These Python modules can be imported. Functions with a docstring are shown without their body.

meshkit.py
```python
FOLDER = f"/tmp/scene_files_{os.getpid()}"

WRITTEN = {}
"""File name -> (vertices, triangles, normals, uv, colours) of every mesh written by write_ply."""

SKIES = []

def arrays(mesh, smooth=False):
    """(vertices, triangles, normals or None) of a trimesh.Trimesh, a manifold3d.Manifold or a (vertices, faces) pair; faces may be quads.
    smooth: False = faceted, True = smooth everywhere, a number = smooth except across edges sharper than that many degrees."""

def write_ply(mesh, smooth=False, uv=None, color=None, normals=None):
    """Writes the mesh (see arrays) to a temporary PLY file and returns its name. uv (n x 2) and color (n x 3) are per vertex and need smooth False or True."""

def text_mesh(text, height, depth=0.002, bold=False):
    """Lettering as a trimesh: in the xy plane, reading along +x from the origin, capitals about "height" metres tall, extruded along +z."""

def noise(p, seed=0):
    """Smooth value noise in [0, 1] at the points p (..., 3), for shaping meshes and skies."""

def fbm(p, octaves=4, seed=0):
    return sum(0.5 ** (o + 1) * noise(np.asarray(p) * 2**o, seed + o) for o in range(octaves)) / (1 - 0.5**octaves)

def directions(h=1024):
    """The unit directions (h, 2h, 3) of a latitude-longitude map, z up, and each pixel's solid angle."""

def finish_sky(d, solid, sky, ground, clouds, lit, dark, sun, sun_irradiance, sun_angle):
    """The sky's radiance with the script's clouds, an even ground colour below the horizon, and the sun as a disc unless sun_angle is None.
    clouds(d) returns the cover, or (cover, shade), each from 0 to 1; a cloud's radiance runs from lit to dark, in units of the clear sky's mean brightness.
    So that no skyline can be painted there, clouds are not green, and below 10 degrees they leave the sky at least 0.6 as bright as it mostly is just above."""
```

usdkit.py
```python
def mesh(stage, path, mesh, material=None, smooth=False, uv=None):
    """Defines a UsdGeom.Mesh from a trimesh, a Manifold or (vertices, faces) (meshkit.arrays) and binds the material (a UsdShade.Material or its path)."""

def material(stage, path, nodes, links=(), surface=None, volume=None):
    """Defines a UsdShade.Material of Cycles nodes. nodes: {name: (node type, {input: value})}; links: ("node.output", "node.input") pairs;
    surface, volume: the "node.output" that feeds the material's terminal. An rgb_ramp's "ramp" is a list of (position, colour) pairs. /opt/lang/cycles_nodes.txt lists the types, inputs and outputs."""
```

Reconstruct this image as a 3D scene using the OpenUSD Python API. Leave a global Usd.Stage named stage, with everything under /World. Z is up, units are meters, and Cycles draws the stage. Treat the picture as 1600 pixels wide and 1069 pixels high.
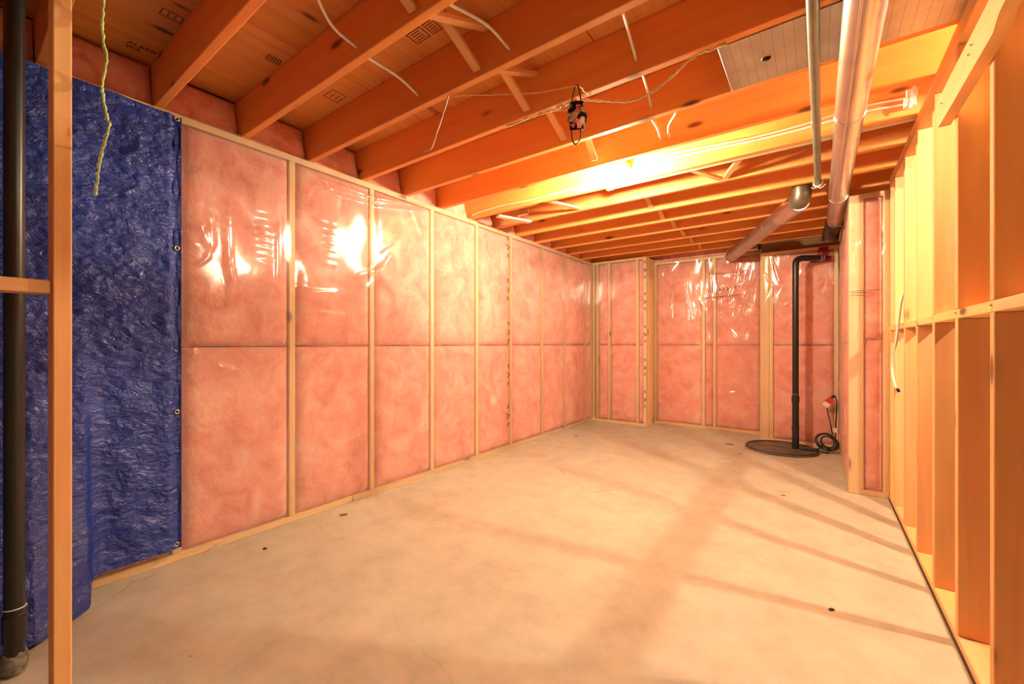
import math, random
import numpy as np, trimesh, usdkit, meshkit
from pxr import Usd, UsdGeom, Gf, Sdf

random.seed(7)
rng = np.random.default_rng(7)
stage = Usd.Stage.CreateInMemory()
UsdGeom.SetStageUpAxis(stage, UsdGeom.Tokens.z)
UsdGeom.SetStageMetersPerUnit(stage, 1.0)
UsdGeom.Xform.Define(stage, '/World')
UsdGeom.Scope.Define(stage, '/World/Looks')

# ------------------------------------------------------------------ camera
TH = math.atan(477 / 653.0)
c_, s_ = math.cos(TH), math.sin(TH)
cam = UsdGeom.Camera.Define(stage, '/World/Camera')
cam.CreateHorizontalApertureAttr(36.0)
cam.CreateVerticalApertureAttr(36.0 * 1069 / 1600)
cam.CreateFocalLengthAttr(653 / 1600 * 36.0)
cam.CreateVerticalApertureOffsetAttr(3.0 / 1600 * 36.0)
cam.CreateClippingRangeAttr(Gf.Vec2f(0.02, 100))
cam.AddTransformOp().Set(Gf.Matrix4d(c_, s_, 0, 0, 0, 0, 1, 0, s_, -c_, 0, 0, 0, 0, 1.165, 1))
cam.CreateExposureAttr(4.05)
# lamps: bare bulbs (positions and strengths); each is built as a real lamp further down
LAMP = (1.0, 0.86, 0.575)
BULBS = [((-1.20, 2.88, 2.345), 260.0), ((1.42, 2.455, 2.345), 270.0)]

# ------------------------------------------------------------------ materials
def M(name, nodes, links, surface):
    return usdkit.material(stage, '/World/Looks/' + name, nodes, links, surface=surface)

def wood(name, axis, cols, knots=0.34, rough=0.62, bright=0.16):
    """sawn softwood: grain stretched along an axis, knots, a tone of its own for every piece"""
    g, a = 1.1, 26.0
    sc = [a, a, a]; sc[axis] = g
    kn = [7.0, 7.0, 7.0]; kn[axis] = 2.4
    nodes = {
        'geo': ('geometry', {}), 'oi': ('object_info', {}),
        'm1': ('math', {'math_type': 'multiply', 'value2': 41.0}),
        'cx': ('combine_xyz', {}),
        'add': ('vector_math', {'math_type': 'add'}),
        'map': ('mapping', {'scale': sc}),
        'n': ('noise_texture', {'scale': 1.0, 'detail': 5.0, 'roughness': 0.6, 'distortion': 0.6}),
        'mapb': ('mapping', {'scale': [x * .35 + .5 for x in sc]}),
        'nb': ('noise_texture', {'scale': 1.0, 'detail': 2.0}),
        'ramp': ('rgb_ramp', {'ramp': [(0.25, cols[0]), (0.5, cols[1]), (0.75, cols[2])]}),
        'hs': ('hsv', {'hue': 0.5, 'saturation': 1.0}),
        'mr': ('map_range', {'from_min': 0.0, 'from_max': 1.0, 'to_min': 1 - bright, 'to_max': 1 + bright * .6}),
        'mk': ('mapping', {'scale': kn}),
        'v': ('voronoi_texture', {'scale': 1.0, 'feature': 'f1', 'randomness': 1.0}),
        'kr': ('rgb_ramp', {'ramp': [(0.0, (1, 1, 1)), (0.085, (.8, .8, .8)), (0.14, (.12, .12, .12)), (0.22, (0, 0, 0))]}),
        'sep': ('separate_color', {}),
        'lt': ('math', {'math_type': 'less_than', 'value2': knots}),
        'km': ('math', {'math_type': 'multiply'}),
        'mixn': ('mix_color', {'blend_type': 'soft_light', 'fac': 0.35}),
        'mixk': ('mix_color', {'b': (0.11, 0.045, 0.02)}),
        'bp': ('bump', {'strength': 0.12, 'distance': 0.004}),
        'p': ('principled_bsdf', {'roughness': rough, 'specular_ior_level': 0.3}),
    }
    links = [('oi.random', 'm1.value1'), ('m1.value', 'cx.x'), ('m1.value', 'cx.y'), ('m1.value', 'cx.z'),
             ('geo.position', 'add.vector1'), ('cx.vector', 'add.vector2'), ('add.vector', 'map.vector'), ('map.vector', 'n.vector'),
             ('add.vector', 'mapb.vector'), ('mapb.vector', 'nb.vector'),
             ('n.fac', 'ramp.fac'), ('ramp.color', 'mixn.a'), ('nb.color', 'mixn.b'),
             ('mixn.result', 'hs.color'), ('oi.random', 'mr.value'), ('mr.result', 'hs.value'),
             ('add.vector', 'mk.vector'), ('mk.vector', 'v.vector'), ('v.distance', 'kr.fac'), ('v.color', 'sep.color'), ('sep.r', 'lt.value1'),
             ('kr.color', 'km.value1'), ('lt.value', 'km.value2'), ('km.value', 'mixk.fac'), ('hs.color', 'mixk.a'),
             ('mixk.result', 'p.base_color'), ('n.fac', 'bp.height'), ('bp.normal', 'p.normal')]
    return M(name, nodes, links, 'p.BSDF')

SPRUCE = [(0.83, 0.41, 0.165), (0.875, 0.465, 0.205), (0.90, 0.52, 0.25)]
PALE = [(0.80, 0.53, 0.26), (0.86, 0.60, 0.32), (0.90, 0.66, 0.38)]
FIR = [(0.85, 0.315, 0.078), (0.885, 0.345, 0.095), (0.91, 0.38, 0.115)]
W_Z = wood('wood_upright', 2, SPRUCE, knots=0.6)
W_Y = wood('wood_along_wall', 1, SPRUCE)
W_X = wood('wood_crosswise', 0, SPRUCE)
J_X = wood('joist_wood', 0, FIR, knots=0.6)
P_Z = wood('pale_wood_upright', 2, PALE, knots=0.5)
P_Y = wood('pale_wood_along', 1, PALE)
P_X = wood('pale_wood_crosswise', 0, PALE)
PLY = wood('plywood', 1, [(0.72, 0.29, 0.07), (0.80, 0.35, 0.095), (0.85, 0.41, 0.13)], knots=0.6, bright=0.06)
W_DARK = wood('weathered_wood', 1, [(0.20, 0.11, 0.05), (0.27, 0.15, 0.07), (0.34, 0.2, 0.1)], knots=0.2)

def plain(name, col, rough=0.5, metallic=0.0, spec=0.5, noise=None, bump=0.0, bscale=40.0):
    nodes = {'p': ('principled_bsdf', {'base_color': col, 'roughness': rough, 'metallic': metallic, 'specular_ior_level': spec})}
    links = []
    if noise:
        nodes.update({'g': ('geometry', {}), 'n': ('noise_texture', {'scale': noise[0], 'detail': 4.0}), 'r': ('rgb_ramp', {'ramp': [(0.3, noise[1]), (0.7, col)]})})
        links += [('g.position', 'n.vector'), ('n.fac', 'r.fac'), ('r.color', 'p.base_color')]
    if bump:
        nodes.update({'g2': ('geometry', {}), 'n2': ('noise_texture', {'scale': bscale, 'detail': 3.0}), 'b': ('bump', {'strength': bump, 'distance': 0.01})})
        links += [('g2.position', 'n2.vector'), ('n2.fac', 'b.height'), ('b.normal', 'p.normal')]
    return M(name, nodes, links, 'p.BSDF')

CONCRETE = M('floor_concrete', {
    'g': ('geometry', {}),
    'n1': ('noise_texture', {'scale': 0.9, 'detail': 5.0, 'roughness': 0.6, 'distortion': 0.4}),
    'r1': ('rgb_ramp', {'ramp': [(0.3, (0.46, 0.435, 0.345)), (0.5, (0.50, 0.483, 0.395)), (0.7, (0.53, 0.515, 0.43))]}),
    'n2': ('noise_texture', {'scale': 5.5, 'detail': 6.0, 'roughness': 0.7}),
    'r2': ('rgb_ramp', {'ramp': [(0.35, (0.42, 0.42, 0.42)), (0.5, (0.5, 0.5, 0.5)), (0.65, (0.56, 0.56, 0.56))]}),
    'm': ('mix_color', {'blend_type': 'overlay', 'fac': 0.8}),
    # hairline cracks
    'nd': ('noise_texture', {'scale': 3.0, 'detail': 4.0}),
    'va': ('vector_math', {'math_type': 'multiply_add', 'vector2': (0.35, 0.35, 0.0)}),
    'vo': ('voronoi_texture', {'feature': 'distance_to_edge', 'scale': 0.75}),
    'rc': ('rgb_ramp', {'ramp': [(0.0, (.8, .8, .8)), (0.003, (.4, .4, .4)), (0.005, (0, 0, 0))]}),
    'nm': ('noise_texture', {'scale': 0.8, 'detail': 1.0}),
    'rm': ('rgb_ramp', {'ramp': [(0.56, (0, 0, 0)), (0.64, (.6, .6, .6))]}),
    'cm': ('math', {'math_type': 'multiply'}),
    'mc': ('mix_color', {'b': (0.23, 0.15, 0.085)}),
    # small brown spots
    'v2': ('voronoi_texture', {'feature': 'f1', 'scale': 9.0}),
    'r3': ('rgb_ramp', {'ramp': [(0.03, (.7, .7, .7)), (0.075, (0, 0, 0))]}),
    'sp': ('separate_color', {}),
    'lt': ('math', {'math_type': 'less_than', 'value2': 0.07}),
    'sm': ('math', {'math_type': 'multiply'}),
    'ms': ('mix_color', {'b': (0.25, 0.15, 0.07)}),
    'nb': ('noise_texture', {'scale': 60.0, 'detail': 4.0}),
    'b': ('bump', {'strength': 0.12, 'distance': 0.004}),
    'p': ('principled_bsdf', {'roughness': 0.55, 'specular_ior_level': 0.35})},
    [('g.position', 'n1.vector'), ('g.position', 'n2.vector'), ('n1.fac', 'r1.fac'), ('n2.fac', 'r2.fac'), ('r1.color', 'm.a'), ('r2.color', 'm.b'),
     ('g.position', 'nd.vector'), ('nd.color', 'va.vector1'), ('g.position', 'va.vector3'), ('va.vector', 'vo.vector'), ('vo.distance', 'rc.fac'),
     ('g.position', 'nm.vector'), ('nm.fac', 'rm.fac'), ('rc.color', 'cm.value1'), ('rm.color', 'cm.value2'), ('cm.value', 'mc.fac'), ('m.result', 'mc.a'),
     ('g.position', 'v2.vector'), ('v2.distance', 'r3.fac'), ('v2.color', 'sp.color'), ('sp.r', 'lt.value1'), ('r3.color', 'sm.value1'), ('lt.value', 'sm.value2'),
     ('sm.value', 'ms.fac'), ('mc.result', 'ms.a'), ('ms.result', 'p.base_color'), ('g.position', 'nb.vector'), ('nb.fac', 'b.height'), ('b.normal', 'p.normal')], 'p.BSDF')

PINK = M('pink_fiberglass', {
    'g': ('geometry', {}), 'oi': ('object_info', {}),
    'n': ('noise_texture', {'scale': 7.0, 'detail': 6.0, 'roughness': 0.62, 'distortion': 0.8}),
    'r': ('rgb_ramp', {'ramp': [(0.30, (0.76, 0.28, 0.21)), (0.48, (0.90, 0.42, 0.34)), (0.66, (0.94, 0.58, 0.50))]}),
    'n2': ('noise_texture', {'scale': 42.0, 'detail': 4.0}),
    'b': ('bump', {'strength': 0.5, 'distance': 0.012}),
    'p': ('principled_bsdf', {'roughness': 0.95, 'specular_ior_level': 0.05, 'diffuse_roughness': 0.6})},
    [('g.position', 'n.vector'), ('n.fac', 'r.fac'), ('r.color', 'p.base_color'), ('g.position', 'n2.vector'), ('n2.fac', 'b.height'), ('b.normal', 'p.normal')], 'p.BSDF')

FILM = M('clear_polythene', {
    'g': ('geometry', {}),
    'n': ('noise_texture', {'scale': 4.0, 'detail': 2.0, 'roughness': 0.45, 'distortion': 1.0}),
    'b': ('bump', {'strength': 0.22, 'distance': 0.012}),
    'f': ('fresnel', {'IOR': 1.55}),
    'fm0': ('math', {'math_type': 'multiply', 'value2': 1.25}),
    'fm': ('math', {'math_type': 'minimum', 'value2': 0.30}),
    't': ('transparent_bsdf', {'color': (0.985, 0.985, 0.985)}),
    'd': ('diffuse_bsdf', {'color': (0.86, 0.86, 0.86)}),
    'tr': ('translucent_bsdf', {'color': (0.86, 0.86, 0.86)}),
    'mdt': ('mix_closure', {'fac': 0.5}),
    'mt': ('mix_closure', {'fac': 0.15}),
    'gl': ('glossy_bsdf', {'color': (1, 1, 1), 'roughness': 0.16}),
    'mx': ('mix_closure', {})},
    [('g.position', 'n.vector'), ('n.fac', 'b.height'), ('b.normal', 'gl.normal'), ('b.normal', 'f.normal'), ('f.fac', 'fm0.value1'), ('fm0.value', 'fm.value1'), ('fm.value', 'mx.fac'),
     ('d.BSDF', 'mdt.closure1'), ('tr.BSDF', 'mdt.closure2'), ('t.BSDF', 'mt.closure1'), ('mdt.closure', 'mt.closure2'),
     ('mt.closure', 'mx.closure1'), ('gl.BSDF', 'mx.closure2')], 'mx.closure')

TARP = M('blue_tarp', {
    'g': ('geometry', {}),
    'mp': ('mapping', {'scale': (1.0, 11.0, 19.0)}),
    'n': ('noise_texture', {'scale': 1.0, 'detail': 5.0, 'roughness': 0.65, 'distortion': 0.5}),
    'mp2': ('mapping', {'scale': (1.0, 26.0, 40.0)}),
    'v': ('voronoi_texture', {'feature': 'distance_to_edge', 'scale': 0.8}),
    'a': ('math', {'math_type': 'multiply_add', 'value2': 0.35}),
    'b': ('bump', {'strength': 0.85, 'distance': 0.03}),
    'n3': ('noise_texture', {'scale': 3.0, 'detail': 3.0}),
    'r': ('rgb_ramp', {'ramp': [(0.3, (0.020, 0.042, 0.27)), (0.7, (0.032, 0.064, 0.38))]}),
    'p': ('principled_bsdf', {'roughness': 0.22, 'specular_ior_level': 0.5})},
    [('g.position', 'mp.vector'), ('mp.vector', 'n.vector'), ('g.position', 'mp2.vector'), ('mp2.vector', 'v.vector'), ('v.distance', 'a.value1'), ('n.fac', 'a.value3'),
     ('a.value', 'b.height'), ('b.normal', 'p.normal'), ('g.position', 'n3.vector'), ('n3.fac', 'r.fac'), ('r.color', 'p.base_color')], 'p.BSDF')

GALV = plain('galvanised_steel', (0.78, 0.77, 0.75), 0.30, 1.0, noise=(6.0, (0.62, 0.61, 0.6)), bump=0.03, bscale=14)
GALV_DULL = plain('dull_galvanised_steel', (0.55, 0.53, 0.50), 0.42, 1.0, noise=(8.0, (0.42, 0.40, 0.38)))
PIPE_GREY = plain('grey_steel_pipe', (0.30, 0.29, 0.22), 0.40, 0.6, noise=(9.0, (0.22, 0.21, 0.16)))
PIPE_BEIGE = plain('tan_pipe', (0.62, 0.52, 0.36), 0.4, 0.2)
BLACK_ABS = plain('black_plastic_pipe', (0.018, 0.018, 0.018), 0.33)
BLACK_RUB = plain('black_rubber', (0.012, 0.012, 0.013), 0.45)
LID = plain('sump_lid_plastic', (0.06, 0.05, 0.04), 0.5, noise=(7.0, (0.19, 0.155, 0.12)), bump=0.2)
WHITE = plain('white_plastic', (0.8, 0.8, 0.78), 0.4)
WIRE = plain('white_cable_sheath', (0.78, 0.76, 0.70), 0.4)
TWINE = plain('pale_twine', (0.78, 0.68, 0.48), 0.8, bump=0.4, bscale=300)
ROPE = plain('yellow_green_cord', (0.55, 0.72, 0.30), 0.6, bump=0.3, bscale=300)
BRASS = plain('brass_grommet', (0.78, 0.62, 0.36), 0.3, 1.0)
RED = plain('red_plastic', (0.62, 0.02, 0.025), 0.4)
RED_TAPE = plain('red_sheathing_tape', (0.30, 0.012, 0.018), 0.28)
CREAM = plain('cream_plastic', (0.80, 0.76, 0.66), 0.5)
INK = plain('dark_ink', (0.05, 0.02, 0.015), 0.7)
INK_RED = plain('red_brown_ink', (0.28, 0.03, 0.02), 0.7)
STAMP = plain('stamp_ink', (0.13, 0.055, 0.03), 0.7)
MORTAR = plain('rough_mortar', (0.42, 0.38, 0.32), 0.9, noise=(25.0, (0.05, 0.045, 0.04)), bump=0.6)
FOUND = plain('foundation_concrete', (0.42, 0.40, 0.37), 0.85, noise=(4.0, (0.34, 0.32, 0.3)), bump=0.2)
DARKGAP = plain('dark_sill_foam', (0.085, 0.05, 0.03), 0.9)
STEEL = plain('nail_steel', (0.12, 0.1, 0.09), 0.4, 0.8)
PANEL = M('gridded_foil_panel', {
    'g': ('geometry', {}), 'sx': ('separate_xyz', {}),
    'mx': ('math', {'math_type': 'multiply', 'value2': 27.0}), 'fx': ('math', {'math_type': 'fraction'}),
    'lx': ('math', {'math_type': 'less_than', 'value2': 0.06}),
    'n': ('noise_texture', {'scale': 9.0, 'detail': 4.0}),
    'r': ('rgb_ramp', {'ramp': [(0.3, (0.50, 0.43, 0.36)), (0.7, (0.64, 0.57, 0.49))]}),
    'fm': ('math', {'math_type': 'multiply', 'value2': 0.6}),
    'm': ('mix_color', {'b': (0.26, 0.19, 0.13)}),
    'p': ('principled_bsdf', {'roughness': 0.38, 'metallic': 0.55})},
    [('g.position', 'sx.vector'), ('sx.x', 'mx.value1'), ('mx.value', 'fx.value1'), ('fx.value', 'lx.value1'), ('lx.value', 'fm.value1'), ('fm.value', 'm.fac'),
     ('g.position', 'n.vector'), ('n.fac', 'r.fac'), ('r.color', 'm.a'), ('m.result', 'p.base_color')], 'p.BSDF')
FLORAL = M('floral_cotton', {
    'g': ('geometry', {}),
    'v': ('voronoi_texture', {'feature': 'f1', 'scale': 34.0}),
    'nz': ('noise_texture', {'scale': 90.0, 'detail': 2.0}),
    'ad': ('math', {'math_type': 'multiply_add', 'value2': 0.5}),
    'fl': ('rgb_ramp', {'interpolate': False, 'ramp': [(0.0, (1, 1, 1)), (0.80, (1, 1, 1)), (0.81, (0, 0, 0))]}),
    's': ('separate_color', {}),
    'c': ('rgb_ramp', {'interpolate': False, 'ramp': [(0.0, (0.012, 0.014, 0.012)), (0.28, (0.80, 0.26, 0.22)), (0.5, (0.62, 0.68, 0.66)), (0.66, (0.82, 0.42, 0.30)), (0.84, (0.25, 0.33, 0.18))]}),
    'm': ('mix_color', {'a': (0.012, 0.013, 0.012)}),
    'p': ('principled_bsdf', {'roughness': 0.85, 'specular_ior_level': 0.1})},
    [('g.position', 'v.vector'), ('g.position', 'nz.vector'), ('nz.fac', 'ad.value1'), ('v.distance', 'ad.value3'), ('ad.value', 'fl.fac'), ('v.color', 's.color'), ('s.g', 'c.fac'),
     ('c.color', 'm.b'), ('fl.color', 'm.fac'), ('m.result', 'p.base_color')], 'p.BSDF')

# ------------------------------------------------------------------ helpers
USED = {}
def numbered(base):
    n = USED.get(base, 0); USED[base] = n + 1
    return base if n == 0 else f'{base}_{n:03d}'

def tag(prim, label, cat=None, group=None, kind=None):
    if label: prim.SetCustomDataByKey('label', label)
    if cat: prim.SetCustomDataByKey('category', cat)
    if group: prim.SetCustomDataByKey('group', group)
    if kind: prim.SetCustomDataByKey('kind', kind)
    return prim

class Thing:
    """An Xform at the thing's base; shapes are given in world metres and stored relative to it."""
    def __init__(self, name, label, cat, loc=(0, 0, 0), group=None, kind=None, parent=None):
        self.loc = np.array(loc, float)
        if parent is None:
            self.path = '/World/' + numbered(name)
        else:
            self.path = parent.path + '/' + parent.child(name)
        self.names = {}
        x = UsdGeom.Xform.Define(stage, self.path)
        if any(loc): x.AddTranslateOp().Set(Gf.Vec3d(*[float(v) for v in loc]))
        self.prim = tag(x.GetPrim(), label, cat, group, kind)
    def child(self, base):
        n = self.names.get(base, 0); self.names[base] = n + 1
        return base if n == 0 else f'{base}_{n:03d}'
    def part(self, name, mesh, mat, smooth=False, label=None, kind=None, sub=None):
        v, f = (mesh.vertices, mesh.faces) if hasattr(mesh, 'vertices') else mesh
        v = np.asarray(v, float) - self.loc
        at = self.path if sub is None else sub
        key = name if sub is None else (sub, name)
        n = self.names.get(key, 0); self.names[key] = n + 1
        p = f'{at}/{name if n == 0 else f"{name}_{n:03d}"}'
        m = usdkit.mesh(stage, p, (v, np.asarray(f)), mat, smooth=smooth)
        if label: m.GetPrim().SetCustomDataByKey('label', label)
        if kind: m.GetPrim().SetCustomDataByKey('kind', kind)
        return p

def single(name, mesh, mat, label, cat, group=None, kind=None, smooth=False):
    v, f = (mesh.vertices, mesh.faces) if hasattr(mesh, 'vertices') else mesh
    m = usdkit.mesh(stage, '/World/' + numbered(name), (np.asarray(v, float), np.asarray(f)), mat, smooth=smooth)
    return tag(m.GetPrim(), label, cat, group, kind)

_t = np.array([(x, y, z) for x in (-1, 1) for y in (-1, 1) for z in (-1, 1)], float)
_cv = np.array([[p[0] * (1 - .3 * (k != 0)), p[1] * (1 - .3 * (k != 1)), p[2] * (1 - .3 * (k != 2))] for p in _t for k in range(3)])
_h = trimesh.convex.convex_hull(_cv)
_idx = [int(np.argmin(((_h.vertices - q) ** 2).sum(1))) for q in _cv]
_inv = {b: a for a, b in enumerate(_idx)}
_cf = np.array([[_inv[int(i)] for i in t] for t in _h.faces])
def box(x0, x1, y0, y1, z0, z1, b=0.0025):
    """box with chamfered edges"""
    lo, hi = np.array([x0, y0, z0], float), np.array([x1, y1, z1], float)
    ctr, half = (lo + hi) / 2, (hi - lo) / 2
    b = min(b, half.min() * .4)
    v = np.empty((24, 3)); i = 0
    for p in _t:
        for k in range(3):
            r = half - b; r[k] = half[k]
            v[i] = ctr + p * r; i += 1
    return trimesh.Trimesh(v, _cf, process=False)

def bar(a, b, w, h, up=(0, 0, 1), bev=0.002):
    """chamfered bar from a to b, w across, h along up"""
    a, b = np.array(a, float), np.array(b, float)
    d = b - a; L = np.linalg.norm(d); d /= L
    sx = np.cross(np.array(up, float), d); sx /= np.linalg.norm(sx)
    uz = np.cross(d, sx)
    m = box(-w / 2, w / 2, 0, L, -h / 2, h / 2, bev)
    R = np.stack([sx, d, uz], 1)
    return trimesh.Trimesh(m.vertices @ R.T + a, m.faces, process=False)

def smooth_path(pts, n=8):
    """Catmull-Rom through the points"""
    P = np.array(pts, float)
    if len(P) < 3: return np.linspace(P[0], P[-1], n + 1)
    Q = np.vstack([2 * P[0] - P[1], P, 2 * P[-1] - P[-2]]); out = []
    for i in range(1, len(Q) - 2):
        p0, p1, p2, p3 = Q[i - 1:i + 3]
        for t in np.arange(n) / n:
            out.append(.5 * (2 * p1 + (p2 - p0) * t + (2 * p0 - 5 * p1 + 4 * p2 - p3) * t * t + (3 * p1 - p0 - 3 * p2 + p3) * t ** 3))
    return np.array(out + [P[-1]])

def tube(path, r, sides=8, flat=1.0, caps=True):
    p = np.asarray(path, float); n = len(p)
    r = np.broadcast_to(r, (n,)).astype(float)
    T = np.gradient(p, axis=0); T /= np.linalg.norm(T, axis=1, keepdims=True) + 1e-12
    N = np.zeros_like(p)
    a = np.array([0, 0, 1.0]) if abs(T[0, 2]) < .9 else np.array([1.0, 0, 0])
    N[0] = a - T[0] * (a @ T[0]); N[0] /= np.linalg.norm(N[0])
    for i in range(1, n):
        v = N[i - 1] - T[i] * (N[i - 1] @ T[i]); N[i] = v / (np.linalg.norm(v) + 1e-12)
    B = np.cross(T, N)
    ang = np.arange(sides) * 2 * np.pi / sides
    V = p[:, None] + r[:, None, None] * (np.cos(ang)[None, :, None] * N[:, None] * flat + np.sin(ang)[None, :, None] * B[:, None])
    V = V.reshape(-1, 3); F = []
    for i in range(n - 1):
        for j in range(sides):
            a0, b0 = i * sides + j, i * sides + (j + 1) % sides
            F += [[a0, b0, b0 + sides], [a0, b0 + sides, a0 + sides]]
    if caps:
        V = np.vstack([V, p[0], p[-1]]); k = n * sides
        for j in range(sides):
            F += [[k, (j + 1) % sides, j], [k + 1, (n - 1) * sides + j, (n - 1) * sides + (j + 1) % sides]]
    return trimesh.Trimesh(V, np.array(F), process=False)

def stepped(path_r, sides=24):
    """a pipe given as (point, radius) pairs, sharp steps kept"""
    return tube([q[0] for q in path_r], [q[1] for q in path_r], sides)

def lathe(profile, loc, sides=28):
    """profile of (radius, height) about a vertical axis at loc"""
    m = trimesh.creation.revolve(np.array(profile, float), sections=sides)
    return trimesh.Trimesh(m.vertices + np.array(loc, float), m.faces, process=False)

def cat(*ms): return trimesh.util.concatenate(ms)

def torus(c, axis, R, r, n=24, k=8):
    axis = np.array(axis, float); axis /= np.linalg.norm(axis)
    a = np.cross(axis, [0, 0, 1.0] if abs(axis[2]) < .9 else [1.0, 0, 0]); a /= np.linalg.norm(a); b = np.cross(axis, a)
    t = np.arange(n) * 2 * np.pi / n; u = np.arange(k) * 2 * np.pi / k
    ring = np.cos(t)[:, None] * a + np.sin(t)[:, None] * b
    V = np.array(c, float) + ring[:, None] * (R + r * np.cos(u))[None, :, None] + (r * np.sin(u))[None, :, None] * axis
    F = []
    for i in range(n):
        for j in range(k):
            p, q, s, w = i * k + j, ((i + 1) % n) * k + j, ((i + 1) % n) * k + (j + 1) % k, i * k + (j + 1) % k
            F += [[p, q, s], [p, s, w]]
    return trimesh.Trimesh(V.reshape(-1, 3), np.array(F), process=False)

def grid_faces(nu, nv, flip=False):
    i, j = np.meshgrid(np.arange(nu - 1), np.arange(nv - 1), indexing='ij')
    a = (i * nv + j).ravel(); b = a + nv; c = b + 1; d = a + 1
    f = np.vstack([np.stack([a, b, c], 1), np.stack([a, c, d], 1)])
    return f[:, ::-1] if flip else f

def batt(o, u, v, n, W, H, depth, seed, puff=0.012, step=0.035):
    """a fluffy insulation batt: front face at o + n*..., pillowed and lumpy, its back flat"""
    o, u, v, n = (np.array(q, float) for q in (o, u, v, n))
    nu, nv = max(6, int(W / step)), max(6, int(H / step))
    U, V = np.meshgrid(np.linspace(0, W, nu), np.linspace(0, H, nv), indexing='ij')
    e = np.minimum(np.minimum(U, W - U), np.minimum(V, H - V))
    P = o + U[..., None] * u + V[..., None] * v
    lump = meshkit.fbm(P * 5.5 + seed, 4, seed) - .5
    fine = meshkit.fbm(P * 17 + seed, 2, seed + 3) - .5
    d = puff * (1 - np.exp(-e / .03)) - .016 * np.exp(-e / .012) + lump * .030 * np.clip(e / .05, 0, 1) + fine * .008
    P = P + d[..., None] * n + ((meshkit.fbm(P * 9 + seed, 3, seed + 8) - .55) * .022 * np.exp(-V / .03))[..., None] * v
    edge = np.concatenate([np.arange(nu) * nv, (nu - 1) * nv + np.arange(1, nv), np.arange(nu - 2, -1, -1) * nv + nv - 1, np.arange(nv - 2, 0, -1)])
    front = P.reshape(-1, 3); k = len(front)
    base = (o + U[..., None] * u + V[..., None] * v).reshape(-1, 3)
    back = base[edge] - depth * n
    F = list(grid_faces(nu, nv)); m = len(edge)
    for i in range(m):
        a, b = edge[i], edge[(i + 1) % m]
        F += [[b, a, k + i], [b, k + i, k + (i + 1) % m]]
    ctr = k + m
    for i in range(m): F.append([k + (i + 1) % m, k + i, ctr])
    V_ = np.vstack([front, back, back.mean(0)])
    mm = trimesh.Trimesh(V_, np.array(F), process=False)
    nn = np.cross(u, v)
    if nn @ n < 0: mm.invert()
    return mm

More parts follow.
